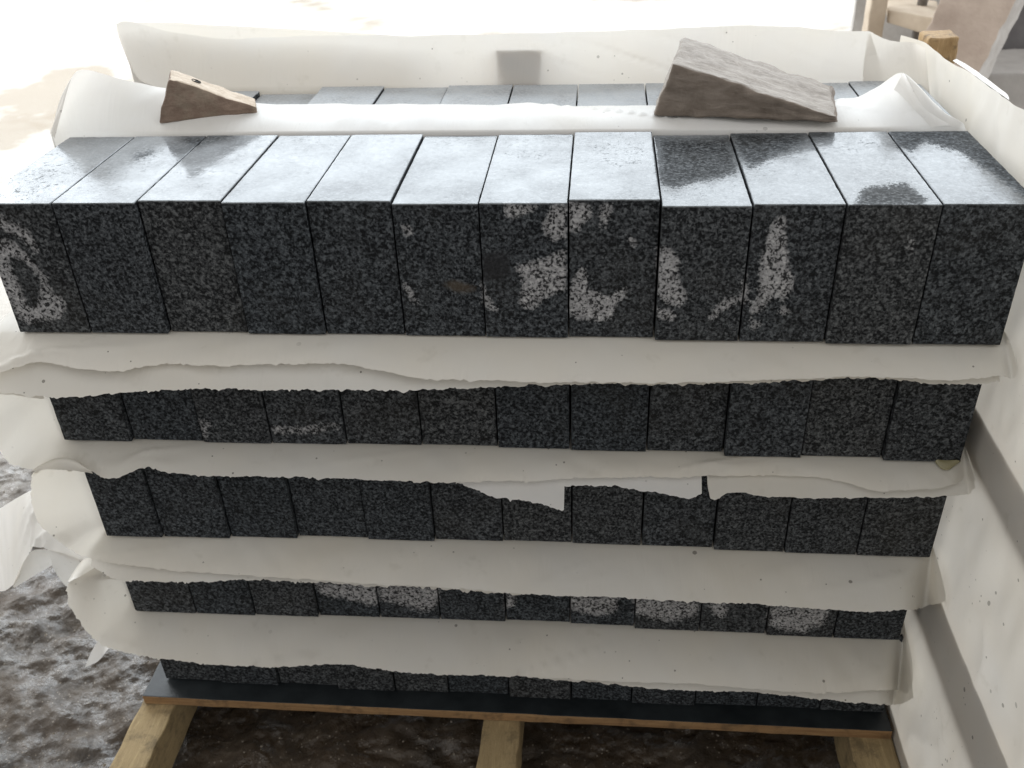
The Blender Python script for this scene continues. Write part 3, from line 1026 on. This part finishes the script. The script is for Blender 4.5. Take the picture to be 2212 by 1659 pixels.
dk = worn_box('deck_board', (-.026, .012, zd - .019), (1.212, .50, zd), [M['deck'], M['deck_edge']], None, .0015, .0008, .03, [1, 1, 1, 1, 1, 0])
under(dk, pal)
for x0, x1 in ((-.034, .026), (.557, .619), (1.147, 1.215)):
    b = worn_box('runner', (x0, -.30, .004), (x1, .52, zd - .0195), M['pine'], None, .004, .0022, .02)
    under(b, pal)

# ------------------------------------------------------------------ wooden wedges
def wedge(name, front, thick, mats, label, zrest, fm, bev=.004, wob=.0016):
    """front: pixels of BL, TL, TR, BR on the near face, which is upright over the line BL-BR"""
    bl = onz(*front[0], zrest)
    br = onz(*front[3], zrest)
    d = br - bl
    d[2] = 0
    d /= np.linalg.norm(d)
    n = np.array([-d[1], d[0], 0])          # away from the camera
    tl = onplane(*front[1], bl, n)
    tr = onplane(*front[2], bl, n)
    off = n * thick
    C = np.zeros((2, 2, 2, 3))
    C[0, 0, 0], C[1, 0, 0], C[0, 0, 1], C[1, 0, 1] = bl, br, tl, tr
    C[:, 1] = C[:, 0] + off
    o = worn_box(name, (0, 0, 0), (np.linalg.norm(br - bl), thick, max(.05, np.linalg.norm(tl - bl))), mats, None, bev, wob, .005, fm, C)
    put_origin(o, (bl + br) / 2 + off / 2)
    tag(o, label, 'wedge')
    return o, C


w1, C1 = wedge('wooden_wedge', [(342, 267), (364, 169), (553, 232), (556, 245)], .046, [M['wedge_brown'], M['wedge_top']],
               'small brown wooden wedge with a bored hole in its pale top, at the left', Z0 + .013, [0, 0, 0, 0, 0, 1])
w2, C2 = wedge('wooden_wedge', [(1409, 251), (1455, 136), (1806, 254), (1812, 266)], .148, [M['wedge_grey'], M['wedge_greytop']],
               'large grey weathered wooden wedge on the folded foam at the right', Z0 + .011, [1, 0, 0, 0, 0, 1], .007, .0019)
# bored hole in the small wedge's top: a shallow dark cup
u0, v0 = .30, .62
top = lambda u, v: (C1[0, 0, 1] * (1 - u) * (1 - v) + C1[1, 0, 1] * u * (1 - v) + C1[0, 1, 1] * (1 - u) * v + C1[1, 1, 1] * u * v)
c = top(u0, v0)
e1_ = top(u0 + .02, v0) - top(u0 - .02, v0)
e2_ = top(u0, v0 + .02) - top(u0, v0 - .02)
e1_ /= np.linalg.norm(e1_)
nn = np.cross(e1_, e2_)
nn /= np.linalg.norm(nn)
e2_ = np.cross(nn, e1_)
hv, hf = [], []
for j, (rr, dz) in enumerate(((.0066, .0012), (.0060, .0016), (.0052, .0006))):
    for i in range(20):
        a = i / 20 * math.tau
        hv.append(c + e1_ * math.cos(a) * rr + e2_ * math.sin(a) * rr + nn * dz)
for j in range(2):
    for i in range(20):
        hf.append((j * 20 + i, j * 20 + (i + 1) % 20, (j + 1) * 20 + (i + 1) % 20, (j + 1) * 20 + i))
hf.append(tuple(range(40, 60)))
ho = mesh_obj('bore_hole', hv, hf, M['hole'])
under(ho, w1)

# ------------------------------------------------------------------ post behind the right rear corner and batten behind the rear sheet
cr_ = empty('crate_side', (1.245, .1, 0))
tag(cr_, 'rough wooden crate side outside the right-hand foam, its post end showing at the rear corner', 'crate side')
under(worn_box('post', (1.222, .528, .0), (1.268, .578, Z0 + .045), M['post'], None, .005, .002, .012), cr_)
under(worn_box('post', (1.2385, -.46, .0), (1.274, -.41, Z0 - .25), M['post'], None, .005, .002, .02), cr_)
for lo_, hi_ in SLATS:
    under(worn_box('slat', (1.2195, -.47, Z0 + lo_), (1.238, .5275, Z0 + hi_), M['post'], None, .002, .0006, .03), cr_)
p0, p1 = ony(1070, 106, .489), ony(1171, 109, .489)
bt = worn_box('wooden_post', (p0[0], .4895, 0.0), (p1[0], .55, p0[2]), M['post'], None, .0015, .0006, .02)
put_origin(bt, ((p0[0] + p1[0]) / 2, .52, 0))
tag(bt, 'wooden post behind the middle of the rear foam sheet, showing through as a dark rectangle', 'post')

# ------------------------------------------------------------------ drip of resin at the right end of the second course
dp = []
rp = onz(2040, 1000, BOT[1])
for i, (px, py) in enumerate([(2019, 998), (2036, 1018), (2046, 1018), (2056, 1010), (2070, 999)]):
    dp.append(droop(px, py, 1, 26) + np.array([0, -.001, .003]))
ra = [droop(px, 994, 1, 26) + np.array([0, -.001, .003]) for px in (2019, 2036, 2046, 2056, 2070)]
rv, rf = strip(ra, dp, 6, (0, -.001, .002), 0, .002, None, 0)
ro = mesh_obj('resin_drip', rv, rf, M['resin'])
put_origin(ro, tuple(rv.mean(0)))
ro.modifiers.new('thickness', 'SOLIDIFY').thickness = .002
tag(ro, 'yellowish resin drip under the last block of the second course', 'drip')

# ------------------------------------------------------------------ background at the upper right
def hexa(name, corners, mat, parent=None, bev=.006, step=.05, wob=.003, fm=None):
    C = np.array(corners, float).reshape(2, 2, 2, 3)
    sz = (np.linalg.norm(C[1, 0, 0] - C[0, 0, 0]), np.linalg.norm(C[0, 1, 0] - C[0, 0, 0]), np.linalg.norm(C[0, 0, 1] - C[0, 0, 0]))
    o = worn_box(name, (0, 0, 0), sz, mat, None, bev, wob, step, fm, C)
    if parent:
        under(o, parent)
    return o


def extrude_quad(bl, br, tl, tr, off):
    bl, br, tl, tr, off = map(np.array, (bl, br, tl, tr, off))
    return [bl, tl, bl + off, tl + off, br, tr, br + off, tr + off]


def tube(name, p, q, r, mat, parent=None, n=16):
    p, q = np.array(p), np.array(q)
    d = (q - p) / np.linalg.norm(q - p)
    a = np.cross(d, [0, 1, .2])
    a /= np.linalg.norm(a)
    b = np.cross(d, a)
    V, F = [], []
    for s_ in (p, q):
        for i in range(n):
            t = i / n * math.tau
            V.append(s_ + (a * math.cos(t) + b * math.sin(t)) * r)
    for i in range(n):
        F.append((i, (i + 1) % n, n + (i + 1) % n, n + i))
    F += [tuple(range(n))[::-1], tuple(range(n, 2 * n))]
    o = mesh_obj(name, V, F, mat)
    if parent:
        under(o, parent)
    return o


YS = 2.3
st = empty('timber_stand', (1.75, YS, 0))
tag(st, 'timber stand paled by painted haze, with a shelf and steel pipes behind the post', 'stand')
a_, b_ = ony(1879, 30, YS), ony(1916, 30, YS)
under(worn_box('upright', (a_[0], YS, 0), (b_[0] - .003, YS + .07, Z0 + .35), M['hazed'], None, .006, .003, .03), st)
sh = extrude_quad(ony(1917, 50, YS + .01), ony(2020, 79, YS - .12), ony(1917, 20, YS + .01), ony(2035, 42, YS - .12), (.06, .26, 0))
hexa('shelf_board', sh, M['hazed'], st)
pp = ony(1987, 30, YS + .08)
tube('pipe', pp, pp + [.02, 0, .5], .016, M['metal'], st)
pq = ony(1977, 76, YS + .06)
tube('pipe', (pq[0] - .03, pq[1], .0), pq + [.006, 0, .03], .016, M['metal'], st)
under(worn_box('back_board', (b_[0] + .01, YS + .45, 0), (b_[0] + .55, YS + .48, Z0 + .3), M['slab_edge'], None, .006, .003, .04), st)

ys = YS - .25
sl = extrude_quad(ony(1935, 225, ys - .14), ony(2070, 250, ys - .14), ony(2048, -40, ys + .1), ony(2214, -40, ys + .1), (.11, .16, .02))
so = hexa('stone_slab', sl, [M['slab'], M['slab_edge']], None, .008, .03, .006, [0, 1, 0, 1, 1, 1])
# carry it down to the floor along its own slope
bl, tl = np.array(sl[0]), np.array(sl[1])
br, tr = np.array(sl[4]), np.array(sl[5])
k = (bl[2] - .002) / (tl[2] - bl[2])
bl2 = bl - (tl - bl) * k
k2 = (br[2] - .002) / (tr[2] - br[2])
br2 = br - (tr - br) * k2
bpy.data.objects.remove(so)
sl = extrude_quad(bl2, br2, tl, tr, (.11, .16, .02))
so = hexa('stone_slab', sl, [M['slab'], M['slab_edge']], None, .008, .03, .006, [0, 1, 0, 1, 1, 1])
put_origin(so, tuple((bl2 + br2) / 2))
tag(so, 'leaning brown slab paled by painted haze, with a grey edge at the upper right', 'slab')

cb = ony(2140, 150, YS + .15)
co_ = worn_box('concrete_block', (cb[0] - .25, YS + .1, 0), (cb[0] + 1.4, YS + .42, cb[2]), M['concrete'], None, .01, .004, .05)
put_origin(co_, (cb[0] + .5, YS + .25, 0))
tag(co_, 'pale concrete block behind the leaning slab at the right edge', 'block')
db = worn_box('dark_crate', (cb[0] - .1, YS + .5, 0), (cb[0] + 1.4, YS + .9, Z0 + .4), M['darkbox'], None, .01, .003, .06)
put_origin(db, (cb[0] + .5, YS + .7, 0))
tag(db, 'dark crate standing behind the pale concrete block', 'crate')


# ------------------------------------------------------------------ grit on the floor under and beside the pallet
V, F, base = [], [], 0
ico = np.array([(0, 0, 1), (.9, 0, .3), (.28, .85, .3), (-.72, .52, .3), (-.72, -.52, .3), (.28, -.85, .3), (0, 0, -.6)])
icf = [(0, 1, 2), (0, 2, 3), (0, 3, 4), (0, 4, 5), (0, 5, 1), (6, 2, 1), (6, 3, 2), (6, 4, 3), (6, 5, 4), (6, 1, 5)]
for i in range(420):
    x, y = rng.uniform(-.75, 1.25), rng.uniform(-.3, .75)
    if y > .1 and x > -.03:
        y = rng.uniform(-.3, .1)
    r = .0009 + .003 * rng.random() ** 3
    a = rng.uniform(0, math.tau)
    R = np.array([[math.cos(a), -math.sin(a), 0], [math.sin(a), math.cos(a), 0], [0, 0, 1]])
    p = (ico * rng.uniform(.7, 1.3, 3)) @ R.T * r
    V.append(p + [x, y, .004])
    F += [tuple(k + base for k in f) for f in icf]
    base += 7
gv = mesh_obj('grit', np.concatenate(V), F, mat_plain('pale_grit', (.10, .085, .065), (.34, .30, .25), 60, .6, .1), None, False)
tag(gv, 'pale stone grit scattered on the floor round the pallet', 'grit', None, 'stuff')
